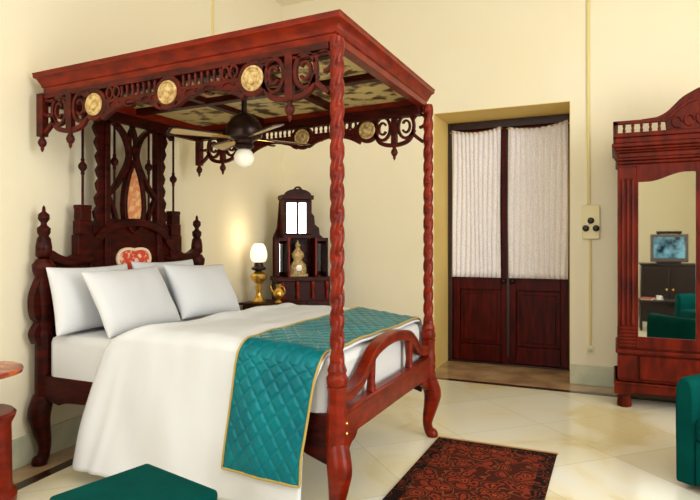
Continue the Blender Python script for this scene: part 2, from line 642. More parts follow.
# ------------------------------------------------------------------ wall fittings
sw = thing('switchboard', 'cream switchboard with three black round sockets on wall right of the door', 'switch', (-.215, FY, 1.65))
MB().box(-.085, .085, -.035, 0, -.17, .17).build('back_box', M['plate'], sw, bevel=.008)
for dx, dz in ((0, .015), (-.048, -.062), (.048, -.062)):
    MB().lathe([(.03, -.036), (.032, -.05), (.02, -.058), (.004, -.06)], (dx, 0, dz), 16, 'y').build('round_socket', M['black'], sw)
cd = MB().box(-.252, -.222, FY - .022, FY, 1.83, CZ)
tag(cd.build('cable_conduit', M['cond'], bevel=.004), 'thin cream cable conduit running up from the switchboard to the ceiling', 'conduit')
cd = MB().box(-.235, -.21, FY - .02, FY, .41, 1.47)
tag(cd.build('cable_conduit', M['cond'], bevel=.004), 'thin cream cable conduit running down below the switchboard', 'conduit')
ou = thing('wall_outlet', 'small outlet low on the wall just above the marble skirting', 'outlet', (-.222, FY, .355))
MB().box(-.035, .035, -.02, 0, -.035, .035).build('outlet_plate', M['plate'], ou, bevel=.004)
MB().lathe([(.02, -.02), (.022, -.027), (.01, -.03)], (0, 0, 0), 14, 'y').build('outlet_face', M['skirt'], ou)
yy = 4.754
tag(MB().box(lwx(yy) - .004, lwx(yy) + .018, yy - .012, yy + .012, 2.8, CZ).build('cable_conduit', M['cond'], bevel=.004),
    'thin cable conduit on the headboard wall, rising above the bed canopy', 'conduit')

# ------------------------------------------------------------------ four poster bed
BX, BY = -2.33, 3.39
bed = thing('four_poster_bed', 'carved mahogany four poster bed with painted canopy, twisted posts and tall headboard', 'bed', (BX, BY, 0))
HX = -1.07           # headboard plane
WD, WDD = M['wood'], M['wood_dark']


def droop(x, y, z):  # the old canopy sags a little towards the wall
    return (x, y, z - .021 * (1.1 - x))


def cab_leg(sx, sy, h, k=1.0):
    d = .7071
    pts = [(0, h), (.022, h - .06), (.034, h - .12), (.02, h - .2), (0, h - .28), (-.006, .1), (.008, .045), (.03, .02), (.034, 0)]
    rr = [.056, .06, .06, .05, .04, .033, .034, .042, .038]
    sc = smooth_curve([(a, z, r) for (a, z), r in zip(pts, rr)], 4)
    return [(sx * d * a * k, sy * d * a * k, z) for a, z, r in sc], [r * k for a, z, r in sc]


for sy in (-1, 1):
    ox, oy = 1.07, sy * .78
    post = MB().spiral((ox, oy), .84, 2.47, .0345)
    pst = post.build('foot_post', WD, bed, smooth=60)
    bl = MB().lathe([(.048, .4), (.052, .42), (.05, .6), (.045, .63), (.045, .7), (.05, .73)], (ox, oy, 0), 8, sq=True)
    bl.lathe([(.046, .73), (.054, .745), (.054, .775), (.044, .79), (.05, .81), (.042, .83), (.036, .85)], (ox, oy, 0), 18)
    bl.build('post_block', WD, pst, bevel=.004, smooth=40)
    lp, lr = cab_leg(1, sy, .43, 1.05)
    MB().tube([(ox + a, oy + b, z) for a, b, z in lp], lr, 12).build('leg', WD, pst, smooth=60)
    for k in range(2):
        z = .50 + k * .05
        MB().lathe([(.008, 0), (.009, .005), (.004, .009)], (ox + .05, oy, z), 10, 'x').build('brass_stud', M['brass'], pst)

# footboard
fb = MB().box(1.045, 1.095, -.735, .735, .455, .59)
fb.box(1.04, 1.1, -.735, .735, .575, .605)
fbo = fb.build('footboard_rail', WD, bed, bevel=.008)
top = smooth_curve([(-.735, .66), (-.62, .665), (-.5, .70), (-.4, .765), (-.26, .83), (0, .858), (.26, .83), (.4, .765), (.5, .70), (.62, .665), (.735, .66)], 6)
MB().ribbon(top, .06, 'yz', 1.045, 1.095).ribbon([(a, b + .028) for a, b in top], .018, 'yz', 1.036, 1.104).build('arched_rail', WD, fbo, bevel=.006)
for s in (-1, 1):
    MB().lathe([(.028, .6), (.026, .62), (.022, .66), (.024, .72), (.026, .78), (.024, .80)], (1.07, s * .335, 0), 8, sq=True).build('baluster', WD, fbo, bevel=.004)
    br = smooth_curve([(s * .735, .36), (s * .69, .375), (s * .64, .41), (s * .6, .42), (s * .56, .455)], 4)
    MB().prism([(s * .735, .46)] + br, 'yz', 1.05, 1.09).build('corner_bracket', WD, fbo, bevel=.004)

# side rails
for sy in (-1, 1):
    y0, y1 = sorted((sy * .76, sy * .795))
    ap = [(-1.03, .585), (-1.03, .43)] + smooth_curve([(-.9, .405), (-.75, .43), (0, .44), (.75, .43), (.9, .37), (1.02, .33)], 6) + [(1.02, .585)]
    MB().prism(ap, 'xz', y0, y1).build('side_rail', WDD, bed, bevel=.006)

# head posts with finials
for sy in (-1, 1):
    oy = sy * .765
    hp = MB().lathe([(.05, .42), (.052, .5), (.05, .8), (.056, .84), (.05, .88)], (HX, oy, 0), 8, sq=True)
    hp.lathe([(.05, .88), (.06, .92), (.045, 1.0), (.062, 1.1), (.066, 1.16), (.052, 1.22), (.068, 1.26), (.072, 1.3), (.045, 1.34)], (HX, oy, 0), 16)
    hpo = hp.build('head_post', WDD, bed, smooth=45)
    MB().lathe([(.03, 1.34), (.05, 1.36), (.05, 1.42), (.042, 1.47), (.03, 1.49), (.04, 1.51), (.042, 1.54), (.02, 1.56), (.018, 1.575), (.036, 1.6),
                (.034, 1.63), (.012, 1.65), (.01, 1.675), (.002, 1.69)], (HX, oy, 0), 16).build('finial', WDD, hpo, smooth=50)
    lp, lr = cab_leg(-.3, sy, .44, 1.15)
    MB().tube([(HX + a, oy + b, z) for a, b, z in lp], lr, 12).build('leg', WDD, hpo, smooth=60)
    # pierced scroll on the outer side of the post
    sc = smooth_curve([(oy + sy * .02, 1.22), (oy + sy * .07, 1.1), (oy + sy * .065, .98), (oy + sy * .03, .93), (oy + sy * .07, .86), (oy + sy * .05, .8)], 6)
    MB().ribbon(sc, .045, 'yz', HX - .03, HX + .03).build('scroll', WDD, hpo, bevel=.006)


# headboard
def mirror_y(P):
    return [(-a, b) for a, b in reversed(P)]


half = smooth_curve([(.21, 1.6), (.30, 1.53), (.40, 1.42), (.50, 1.345), (.58, 1.32), (.66, 1.33), (.74, 1.37)], 5)
outline = [(-.74, .5)] + mirror_y(half) + half + [(.74, .5)]
hbm = MB().prism(outline, 'yz', HX - .025, HX + .01)
hb = hbm.build('headboard', WDD, bed, bevel=.004)
for s in (-1, 1):
    cv = MB()
    cv.ribbon([(s * a, b) for a, b in half], .06, 'yz', HX - .03, HX + .04)
    # raised leaf carving on the side panels
    for k in range(4):
        cy, cz = s * (.36 + .1 * k), 1.24 - .03 * k
        cv.ribbon(arc(cy, cz, .055, .08, 200 - 90 * (s < 0), 470 - 90 * (s < 0), 14), .02, 'yz', HX + .005, HX + .03)
        cv.ribbon(arc(cy, cz - .19, .05, .07, 20, 290, 14), .02, 'yz', HX + .005, HX + .03)
    cv.build('scroll_carving', WDD, hb, bevel=.005)
# tower: two stiles, arch, lyre, teardrop, crest
tw = MB()
for s in (-1, 1):
    tw.box(HX - .03, HX + .035, min(s * .24, s * .29), max(s * .24, s * .29), 1.1, 2.5)
tw.box(HX - .025, HX + .03, -.24, .24, 1.06, 1.12)
stile = tw.build('tower_stile', WDD, hb, bevel=.006)
ar = [(-.36, 1.47), (-.27, 1.535), (-.14, 1.585), (0, 1.60), (.14, 1.585), (.27, 1.535), (.36, 1.47)]
MB().ribbon(smooth_curve(ar, 5), .06, 'yz', HX - .03, HX + .045).build('tower_arch', WDD, hb, bevel=.008)
ly = MB()
for s in (-1, 1):
    c1 = smooth_curve([(s * .245, 2.35), (s * .17, 2.335), (s * .085, 2.26), (s * .04, 2.15), (s * .05, 2.06), (s * .10, 1.97), (s * .17, 1.87), (s * .245, 1.80)], 6)
    ly.ribbon(c1, .034, 'yz', HX - .02, HX + .028)
    ly.ribbon(smooth_curve([(s * .02, 2.14), (s * .035, 2.22), (s * .02, 2.29), (0, 2.33)], 5), .025, 'yz', HX - .02, HX + .02)
    ly.ribbon(smooth_curve([(s * .245, 1.80), (s * .19, 1.7), (s * .16, 1.6)], 5), .028, 'yz', HX - .02, HX + .02)
ly.prism(ring(0, 2.15, .035, .035, 12), 'yz', HX - .02, HX + .04)
ly.build('lyre_fretwork', WDD, hb, bevel=.004)


def teardrop(k, cz=1.80):
    P = []
    for i in range(28):
        t = 2 * PI * i / 28
        r = 1
        y = .105 * sin(t) * (abs(sin(t / 2)) ** .75)
        z = .24 * cos(t)
        P.append((k * y, cz + k * z))
    return P


MB().ribbon(teardrop(1.15), .028, 'yz', HX - .015, HX + .04, closed=True).build('teardrop_frame', WDD, hb, bevel=.004)
td = MB().prism(teardrop(1.0), 'yz', HX - .01, HX + .012).build('teardrop_panel', M['orange_paint'], hb)
td['label'] = 'orange painted teardrop panel'


def lobes(k):
    P = []
    for i in range(40):
        t = 2 * PI * i / 40
        y = .165 * sin(t)
        z = .105 * cos(t) * (1.05 if cos(t) < 0 else 1) - .035 * (cos(t) > .55) * (1 - abs(sin(t)) * 1.2)
        P.append((k * y * (1 if cos(t) > -.2 else .8 + .2 * (1 + (cos(t) + .2) / .8)), 1.32 + k * z))
    return P


bk = MB().prism([(-.24, 1.12), (.24, 1.12), (.24, 1.52), (0, 1.575), (-.24, 1.52)], 'yz', HX - .02, HX + .014)
bk.build('motif_board', WDD, hb)
MB().ribbon(lobes(1.0), .02, 'yz', HX + .012, HX + .03, closed=True).build('motif_edge', M['motif_edge'], hb)
mo = MB().prism(lobes(.96), 'yz', HX + .012, HX + .022).build('painted_motif', M['red_paint'], hb)
mo['label'] = 'red and white painted heart shaped motif'
# pedestals, scalloped fret, spindle rods, crest
for s in (-1, 1):
    pd = MB()
    for hw, z0, z1 in ((.065, 1.3, 1.5), (.055, 1.5, 1.6), (.045, 1.6, 1.68), (.05, 1.68, 1.71)):
        pd.box(HX - .035, HX + .035, s * .46 - hw, s * .46 + hw, z0, z1)
    pd.build('stepped_pedestal', WDD, hb, bevel=.004)
    P = [(s * .285, 1.5)]
    zz = 1.5
    steps = [(.38, 1.5), (.365, 1.62), (.35, 1.72), (.34, 1.82), (.335, 1.92), (.335, 2.02), (.34, 2.12), (.355, 2.22), (.37, 2.32), (.395, 2.42), (.42, 2.5)]
    for i in range(len(steps) - 1):
        (a, b), (c, d) = steps[i], steps[i + 1]
        P += [(s * a, b + .008), (s * (a + c + .03) / 2, (b + d) / 2), (s * (c - .012), d - .008)]
    P += [(s * .42, 2.5), (s * .285, 2.5)]
    MB().prism(P, 'yz', HX - .012, HX + .018).build('scalloped_fret', WDD, hb, bevel=.003)
    for yo, z0, z1, zb in ((.46, 1.71, 2.46, 1.98), (.175, 1.6, 2.42, 2.05)):
        MB().lathe([(.009, z0), (.009, zb - .06), (.014, zb - .05), (.012, zb - .035), (.03, zb - .01), (.03, zb + .01), (.012, zb + .035), (.014, zb + .05), (.009, zb + .06), (.009, z1)],
                   (HX, s * yo, 0), 12).build('spindle_rod', WDD, hb, smooth=60)
cr = [(-.44, 2.53), (-.44, 2.30), (-.36, 2.36), (-.25, 2.31)] + arc(-.115, 2.33, .11, .06, 180, 0, 10) + arc(.115, 2.33, .11, .06, 180, 0, 10) + [(.25, 2.31), (.36, 2.36), (.44, 2.30), (.44, 2.53)]
MB().prism(cr, 'yz', HX - .025, HX + .035).build('crest_board', WDD, hb, bevel=.005)

# canopy cornice
cor = [(-.06, 2.455), (0, 2.455), (0, 2.495), (.008, 2.5), (.012, 2.515), (.03, 2.55), (.045, 2.56), (.045, 2.578), (.05, 2.59), (-.06, 2.59)]
can = MB().rect_sweep(-1.055, 1.06, -.78, .78, cor).warp(droop).build('canopy_cornice', WD, bed, bevel=.003)
bm_ = MB().box(-1.0, 1.01, -.035, .035, 2.47, 2.53)
bm_.warp(droop).build('canopy_beam', WDD, can, bevel=.005)
for xb in (-.36, .36):
    MB().box(xb - .03, xb + .03, -.73, .73, 2.475, 2.528).warp(droop).build('canopy_beam', WDD, can, bevel=.005)
for i, (xa, xb) in enumerate(((-.99, -.39), (-.33, .33), (.39, 1.0))):
    for ya, yb in ((-.72, -.035), (.035, .72)):
        MB().box(xa, xb, ya, yb, 2.512, 2.524).warp(droop).build('canopy_panel', M['panel_paint'], can)
MB().box(-1.05, 1.06, -.78, .78, 2.532, 2.55).warp(droop).build('canopy_roof', WDD, can)
rb = MB()
for s in (-1, 1):      # dark lower rails seen inside, along both long sides and the head
    rb.box(-1.0, 1.02, min(s * .71, s * .76), max(s * .71, s * .76), 2.395, 2.47)
rb.box(-1.04, -1.0, -.76, .76, 2.38, 2.46)
rb.warp(droop).build('inner_rail', WDD, can, bevel=.004)

# pierced friezes along the two long sides
for sy in (-1, 1):
    yc = sy * .785
    lo, hi = yc - .014, yc + .014
    f = MB()
    f.box(-1.06, 1.03, lo, hi, 2.42, 2.457)
    f.box(-1.085, -1.03, yc - .025, yc + .025, 2.18, 2.457)
    for s in (-1, 1):
        f.box(s * .8 - .022, s * .8 + .022, yc - .02, yc + .02, 2.185, 2.43)
        # lyre of two scrolls about the divider
        f.ribbon(ring(s * .8 - .095, 2.33, .062, .088, 22), .022, 'xz', lo, hi, closed=True)
        f.ribbon(ring(s * .8 + .095, 2.33, .062, .088, 22), .022, 'xz', lo, hi, closed=True)
        f.ribbon(smooth_curve([(s * .8 - .16, 2.30), (s * .8 - .11, 2.22), (s * .8, 2.195), (s * .8 + .11, 2.22), (s * .8 + .16, 2.30)], 6), .03, 'xz', lo, hi)
        f.ribbon(arc(s * 1.0, 2.36, .05, .05, -90 if s > 0 else 90, 180 if s > 0 else 300, 14), .02, 'xz', lo, hi)
        f.ribbon(smooth_curve([(s * .94, 2.28), (s * .98, 2.24), (s * 1.03, 2.2)], 5), .025, 'xz', lo, hi)
        # carved boards that fill the frieze between the medallions and beside the divider
        under = smooth_curve([(s * .08, 2.245), (s * .15, 2.285), (s * .29, 2.305), (s * .42, 2.28), (s * .5, 2.24)], 5)
        f.prism(under + [(s * .5, 2.335), (s * .08, 2.335)], 'xz', lo + .003, hi - .003)
        for xx in (.16, .29, .42):
            f.ribbon(arc(s * xx, 2.31, .04, .022, 0, 300, 12), .01, 'xz', lo - .006, hi + .006)
        f.prism([(s * .65, 2.40), (s * .72, 2.43), (s * .64, 2.43), (s * .62, 2.41)], 'xz', lo, hi)
        f.ribbon(arc(s * .8 - .095, 2.33, .03, .045, 30, 330, 14), .016, 'xz', lo, hi)
        f.ribbon(arc(s * .8 + .095, 2.33, .03, .045, 210, 510, 14), .016, 'xz', lo, hi)
        f.box(min(s * .82, s * 1.03), max(s * .82, s * 1.03), lo, hi, 2.395, 2.41)
        # medallion mount
        f.prism(ring(s * .58, 2.33, .098, .098, 26), 'xz', lo, hi)
        # gallery under-rail and arch
        f.box(min(s * .09, s * .49), max(s * .09, s * .49), lo, hi, 2.325, 2.35)
        f.ribbon(smooth_curve([(s * .05, 2.25), (s * .13, 2.29), (s * .28, 2.318), (s * .42, 2.29), (s * .52, 2.24)], 6), .03, 'xz', lo, hi)
        # little scrolls beside the gallery
        for xx in (.40, .455):
            f.ribbon(ring(s * xx, 2.385, .024, .034, 14), .014, 'xz', lo, hi, closed=True)
    f.prism(ring(0, 2.33, .098, .098, 26), 'xz', lo, hi)
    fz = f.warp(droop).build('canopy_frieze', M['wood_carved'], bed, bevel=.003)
    for s in (-1, 1):
        for k in range(7):
            xx = s * (.105 + .043 * k)
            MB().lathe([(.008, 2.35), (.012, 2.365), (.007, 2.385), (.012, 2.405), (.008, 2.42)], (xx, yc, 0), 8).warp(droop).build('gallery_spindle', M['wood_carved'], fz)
    for xx in (-1.058, -.8, .8):
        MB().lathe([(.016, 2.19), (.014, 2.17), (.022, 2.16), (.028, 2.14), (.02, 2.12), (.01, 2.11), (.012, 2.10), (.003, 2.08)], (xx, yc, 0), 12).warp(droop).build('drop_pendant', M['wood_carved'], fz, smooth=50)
    for xx in (-.58, 0, .58):
        md = MB()
        for sd in (-1, 1):
            md.lathe([(.068, yc + sd * .014), (.068, yc + sd * .022), (.058, yc + sd * .027), (.054, yc + sd * .02), (.034, yc + sd * .02), (.03, yc + sd * .028), (.012, yc + sd * .03), (.002, yc + sd * .026)],
                     (xx, 0, 2.33), 24, 'y')
        mdo = md.warp(droop).build('medallion', M['gilt'], fz)
        mdo['label'] = 'round gilt medallion'

# ------------------------------------------------------------------ bedding
mt = MB().box(-3.33, -1.318, 2.60, 4.18, .5, .85)
tag(mt.build('mattress', M['sheet_white'], bevel=.05), 'thick white mattress in a fitted sheet inside the carved bed frame', 'mattress')


def coverlet_section(v):
    """v 0..1 from near hem over the bed to the far hem: returns (y, z, hang) """
    near = 0.84
    topw = 1.60
    far = 0.55
    tot = near + topw + far
    d = v * tot
    if d < near:
        k = 1 - d / near
        return (2.565 - .075 * k, .93 - .85 * k, k)
    if d < near + topw:
        t = (d - near) / topw
        return (2.565 + 1.655 * t, .93, 0)
    k = (d - near - topw) / far
    return (4.22 + .04 * k, .93 - .55 * k, -k)


def cov(u, v, off=0.0):
    y, z, k = coverlet_section(v)
    # round shoulders
    for y_e, sg in ((2.565, 1), (4.22, -1)):
        d = (y - y_e) * sg
        if k == 0 and d < .09:
            t = 1 - d / .09
            z -= .045 * t * t
        elif k != 0 and ((k > 0) == (sg > 0)):
            h = .93 - z
            z -= .045 * max(0, 1 - h / .12)
            y -= sg * .0 - sg * .02 * max(0, 1 - h / .1) * 0
    kk = max(0, k)
    x0 = -2.68 - .29 * kk ** .6 if k > 0 else -2.50 - .18 * math.exp(-max(0, y - 2.565) / .1)
    x1 = -1.325 - .085 * min(1, kk * 2.2)
    x = x0 + (x1 - x0) * u
    # turned-down roll at the head, soft wrinkles
    e = (x - x0)
    roll = .022 * math.exp(-((e - .06) / .06) ** 2)
    wv = .015 * noise.noise(Vector((x * 3.1, y * 3.1, z * 2.0))) + .008 * noise.noise(Vector((x * 8, y * 5, z * 3 + 4)))
    fold = kk * (.014 * sin(x * 11 + 1.0 * sin(z * 3)) + .016 * math.exp(-((e - .17 - .02 * sin(z * 5)) / .03) ** 2))
    if k > 0:
        y -= fold + wv + roll + off
        z += .01 * sin(x * 6) * kk * kk
    elif k < 0:
        y += wv + off
    else:
        z += wv + roll + off - .055 * max(0, (x + 1.95) / .6)
    if k != 0:
        z -= .055 * max(0, (x + 1.95) / .6) * (1 - abs(k))
    return (x, y, z)


tag(MB().grid(cov, 70, 130).build('coverlet', M['fabric_white'], solid=.012, smooth=80), 'plain white coverlet spread over the bed and hanging to the floor', 'bed cover')


# quilted runner
def run_raw(u, v, off):
    V = .06 + v * (.832 - .06)
    y, z, k = coverlet_section(V)
    # follow the coverlet at the same x
    kk = max(0, k)
    xa = -1.815 - .075 * kk
    xb = -1.333 - .075 * min(1, kk * 1.6)
    x = xa + (xb - xa) * u
    x0 = -2.68 - .29 * kk ** .6 if k > 0 else -2.50 - .18 * math.exp(-max(0, y - 2.565) / .1)
    x1 = -1.325 - .085 * min(1, kk * 2.2)
    uu = (x - x0) / (x1 - x0)
    q = cov(uu, V, off)
    return q


def runner(u, v):
    a, b = u * .48 / .043, v * 2.2 / .043
    p1, p2 = (a + b * .8) * .5, (a - b * .8) * .5
    g = min(abs((p1 % 1) - .5), abs((p2 % 1) - .5))     # groove lines at 0.5
    puff = .008 * min(1, (g / .22)) ** .6
    edge = min(u, 1 - u) * .48
    puff *= min(1, edge / .02)
    return run_raw(u, v, .016 + puff)


rn = thing('bed_runner', 'teal quilted satin bed runner with gold piping across the foot of the bed', 'bed runner', (0, 0, 0))
MB().grid(runner, 96, 440).build('quilt', M['teal_satin'], rn, solid=.004, smooth=80)
edge_pts = [run_raw(0, i / 120, .02) for i in range(121)]
edge2 = [run_raw(1, i / 120, .02) for i in range(121)]
bot = [run_raw(i / 20, 0, .024) for i in range(21)]
pp = list(reversed(edge_pts)) + bot[1:] + edge2[1:]
pi_ = MB().tube(pp, .0065, 8).build('piping', M['gold_piping'], rn, smooth=60)
pi_['label'] = 'gold piping'


def pillow(name, label, loc, lean, yaw, wd, ht, th, seed, roll=0.0):
    n = 22

    def side(sg):
        def fn(u, v):
            a, b = u * 2 - 1, v * 2 - 1
            pa = (1 - abs(a) ** 2.6)
            pb = (1 - abs(b) ** 2.6)
            t = max(0, pa * pb) ** .5
            y = a * wd / 2 * (1 - .07 * (1 - b * b) * abs(a))
            z = b * ht / 2 * (1 - .08 * (1 - a * a) * abs(b))
            wr = .008 * noise.noise(Vector((y * 7, z * 7, seed * 3.3 + sg))) + .012 * noise.noise(Vector((y * 3, z * 3, seed * 1.7 + sg)))
            return (sg * (th / 2 * t + wr * min(1, t * 2)), y, z)
        return fn
    mb = MB().grid(side(1), n, n).grid(side(-1), n, n)
    o = mb.build(name, M['fabric_white'], smooth=80)
    import bmesh
    bm = bmesh.new()
    bm.from_mesh(o.data)
    bmesh.ops.remove_doubles(bm, verts=bm.verts, dist=.0006)
    bmesh.ops.recalc_face_normals(bm, faces=bm.faces)
    bm.to_mesh(o.data)
    bm.free()
    o.location = loc
    o.rotation_euler = (rad(roll), rad(lean), rad(yaw))
    d = o.modifiers.new('sub', 'SUBSURF')
    d.levels = d.render_levels = 1
    return tag(o, label, 'pillow', 'white bed pillows')


pillow('pillow', 'white pillow at the near side of the bed, half behind the front one', (-3.215, 2.87, 1.075), -13, 0, .70, .46, .15, 1)
pillow('pillow', 'white pillow behind the two front ones, tip showing below the red motif', (-3.22, 3.60, 1.085), -14, 0, .72, .47, .13, 2)
pillow('pillow', 'large white front pillow nearest the viewer, below the red heart motif', (-2.975, 2.99, 1.065), -28, 3, .74, .48, .17, 3, 1.5)
pillow('pillow', 'white front pillow on the far side of the bed, towards the lamp', (-2.98, 3.73, 1.07), -27, -2, .72, .47, .17, 4, -2)

# ------------------------------------------------------------------ fan under the canopy
M['wood_black'] = mat('blackened_wood', (34, 16, 12), 0.4, col2=(24, 11, 9), scale=5)
fan = thing('ceiling_fan', 'dark fan with cream blades and white globe hung under the bed canopy', 'fan', (BX - .03, BY, 2.12))
MB().lathe([(.05, .375), (.05, .35), (.02, .33), (.018, .2)], (0, 0, 0), 14).build('down_rod', M['iron'], fan)
MB().lathe([(.02, .24), (.08, .2), (.12, .15), (.13, .1), (.12, .06), (.07, .04), (.06, .02), (.07, .0), (.05, -.02)], (0, 0, 0), 24).build('motor', M['iron'], fan)
MB().lathe([(.03, -.02), (.055, -.035), (.072, -.07), (.068, -.105), (.045, -.135), (.015, -.147), (.002, -.148)], (0, 0, 0), 20).build('globe', M['glass_milk'], fan, smooth=60)
for k in range(4):
    a = rad(-32 + 90 * k)

    def rt(x, y, z, a=a):
        t = rad(14)
        y2, z2 = y * cos(t) - z * sin(t), y * sin(t) + z * cos(t)
        return (x * cos(a) - y2 * sin(a), x * sin(a) + y2 * cos(a), z2 + .06)
    ol = [(.17, -.04), (.49, -.06), (.53, -.045), (.53, .045), (.49, .06), (.17, .04)]
    bl_ = MB().prism(ol, 'xy', -.004, .004).warp(rt).build('blade', M['iron'], fan)
    il = [(.2, -.025), (.48, -.042), (.51, -.03), (.51, .03), (.48, .042), (.2, .025)]
    MB().prism(il, 'xy', -.006, .006).warp(rt).build('blade_inset', M['blade'], bl_)
    MB().prism([(.09, -.014), (.22, -.02), (.24, 0), (.22, .02), (.09, .014)], 'xy', -.008, -.003).warp(rt).build('blade_iron', M['brass'], bl_)

# ------------------------------------------------------------------ night stand, lamp, ornament
ns = thing('night_stand', 'dark wooden night stand on the far side of the bed', 'night stand', (-3.39, 5.37, 0))
MB().box(-.27, .27, -.22, .22, .775, .8).build('table_top', WDD, ns, bevel=.006)
MB().box(-.24, .24, -.19, .19, .55, .775).build('case', WDD, ns, bevel=.005)
dr = MB().box(-.2, .2, -.203, -.19, .59, .74).build('drawer', WD, ns, bevel=.004)
MB().lathe([(.008, -.203), (.016, -.22), (.012, -.23), (.002, -.232)], (0, 0, .66), 12, 'y').build('knob', M['brass'], dr)
for sx in (-1, 1):
    for sy in (-1, 1):
        MB().lathe([(.018, 0), (.026, .1), (.02, .2), (.028, .4), (.026, .55)], (sx * .21, sy * .16, 0), 10).build('leg', WDD, ns)
lp = thing('table_lamp', 'lit brass oil style lamp with white globe shade on the night stand', 'lamp', (-3.5, 5.3, .8))
MB().lathe([(.085, 0), (.088, .012), (.06, .03), (.035, .06), (.028, .12), (.04, .15), (.03, .19), (.05, .22), (.085, .25), (.09, .29), (.06, .32), (.03, .335)],
           (0, 0, 0), 20).build('body', M['brass'], lp, smooth=50)
MB().lathe([(.03, .335), (.075, .35), (.08, .37), (.05, .39), (.045, .435)], (0, 0, 0), 18).build('burner', M['iron'], lp)
MB().lathe([(.05, .43), (.075, .445), (.092, .49), (.09, .54), (.07, .6), (.05, .625), (.045, .63)], (0, 0, 0), 22).build('globe_shade', M['lamp_glow'], lp, smooth=60)
pl = bpy.data.lights.new('lamp_light', 'POINT')
pl.energy, pl.color, pl.shadow_soft_size = 3.5, (1.0, .83, .55), .12
plo = bpy.data.objects.new('lamp_light', pl)
COL.objects.link(plo)
plo.location = (-3.5, 5.3, 1.52)
br = thing('brass_jug', 'small brass jug beside the lamp on the night stand', 'jug', (-3.25, 5.30, .8))
MB().lathe([(.035, 0), (.04, .01), (.02, .03), (.05, .07), (.06, .1), (.045, .135), (.022, .16), (.03, .19), (.035, .2)], (0, 0, 0), 16).build('body', M['brass'], br, smooth=50)
MB().tube([(.03 + .05 * sin(rad(a)), 0, .13 + .05 * cos(rad(a))) for a in range(-10, 200, 15)], .006, 8).build('handle', M['brass'], br)
MB().tube([(-.05, 0, .1), (-.085, 0, .14), (-.1, 0, .18)], [.012, .008, .006], 8).build('spout', M['brass'], br)

# ------------------------------------------------------------------ corner cabinet
cc = thing('corner_cabinet', 'tall dark corner cabinet with mirrored doors and niches beyond the bed', 'cabinet', (-3.33, 5.93, 0), rad(45))
ccb = MB().box(-.31, .31, -.16, .17, .08, 1.0).box(-.33, .33, -.18, .17, 1.0, 1.05).box(-.32, .32, -.17, .17, 0, .08)
cco = ccb.build('base', WDD, cc, bevel=.006)
for s in (-1, 1):
    d = MB().box(min(s * .02, s * .29), max(s * .02, s * .29), -.172, -.16, .14, .78).build('door', WDD, cc, bevel=.006)
    MB().lathe([(.006, -.172), (.013, -.185), (.002, -.195)], (s * .05, 0, .5), 10, 'y').build('knob', M['brass'], d)
for xx in (-.26, -.09, .09, .26):
    MB().lathe([(.016, .8), (.026, .83), (.016, .87), (.022, .93), (.028, .97), (.02, 1.0)], (xx, -.178, 0), 12).build('column', WD, cc)
MB().prism([(-.31, 1.05), (.31, 1.05), (.31, 1.50), (.26, 1.54), (.25, 1.62), (.2, 1.66), (.19, 1.76), (.14, 1.82), (.12, 1.98), (-.23, 1.98), (-.26, 1.62), (-.31, 1.5)], 'xz', .1, .13).build('back_board', WDD, cc)
bx_ = MB().box(-.23, .10, -.1, .12, 1.49, 1.535)
bx_.box(-.23, -.195, -.1, .12, 1.535, 1.98).box(.075, .10, -.1, .12, 1.535, 1.98).box(-.25, .12, -.12, .12, 1.94, 1.99)
bx_.box(-.085, -.055, -.1, -.085, 1.535, 1.94).box(.03, .08, -.1, -.085, 1.535, 1.94).box(-.2, .08, -.1, -.085, 1.9, 1.94)
bx_.build('upper_case', WDD, cc, bevel=.005)
for a, b in ((-.195, -.085), (-.055, .03)):
    d = MB().box(a, b, -.098, -.09, 1.55, 1.9).build('glazed_door', M['mirror'], cc)
MB().prism(arc(-.065, 1.985, .16, .075, 180, 0, 14), 'xz', -.11, -.07).ribbon(ring(-.065, 2.045, .04, .035, 16), .02, 'xz', -.11, -.07, closed=True).build('crest', WDD, cc, bevel=.004)
for a, b in ((-.3, -.17), (.15, .3)):
    q = MB()
    q.box(a, a + .02, -.1, .12, 1.05, 1.5).box(b - .02, b, -.1, .12, 1.05, 1.5).box(a, b, -.1, .12, 1.46, 1.5)
    q.build('niche', WDD, cc, bevel=.004)
    MB().box(a + .03, b - .03, .085, .098, 1.1, 1.43).build('niche_mirror', M['mirror'], cc)
for xx in (-.17, .15):
    MB().lathe([(.012, 1.05), (.018, 1.08), (.01, 1.15), (.014, 1.3), (.01, 1.42), (.018, 1.5)], (xx, -.1, 0), 10).build('column', WD, cc)
go = thing('gilt_ornament', 'tall gilt ornament standing on the shelf of the corner cabinet', 'ornament', (-3.353, 5.892, 1.05), rad(45))
MB().box(-.11, .11, -.05, .05, 0, .03).lathe([(.09, .03), (.1, .05), (.095, .13), (.06, .17), (.045, .19), (.07, .23), (.07, .27), (.03, .31), (.02, .34), (.035, .36), (.01, .4), (.003, .42)],
                                           (0, 0, 0), 18).warp(lambda x, y, z: (x * 1.05, y * .5, z)).build('figure', M['gilt'], go, smooth=50)
MB().lathe([(.036, -.052), (.036, -.058), (.002, -.06)], (0, 0, .1), 18, 'y').build('dial', M['porcelain'], go)

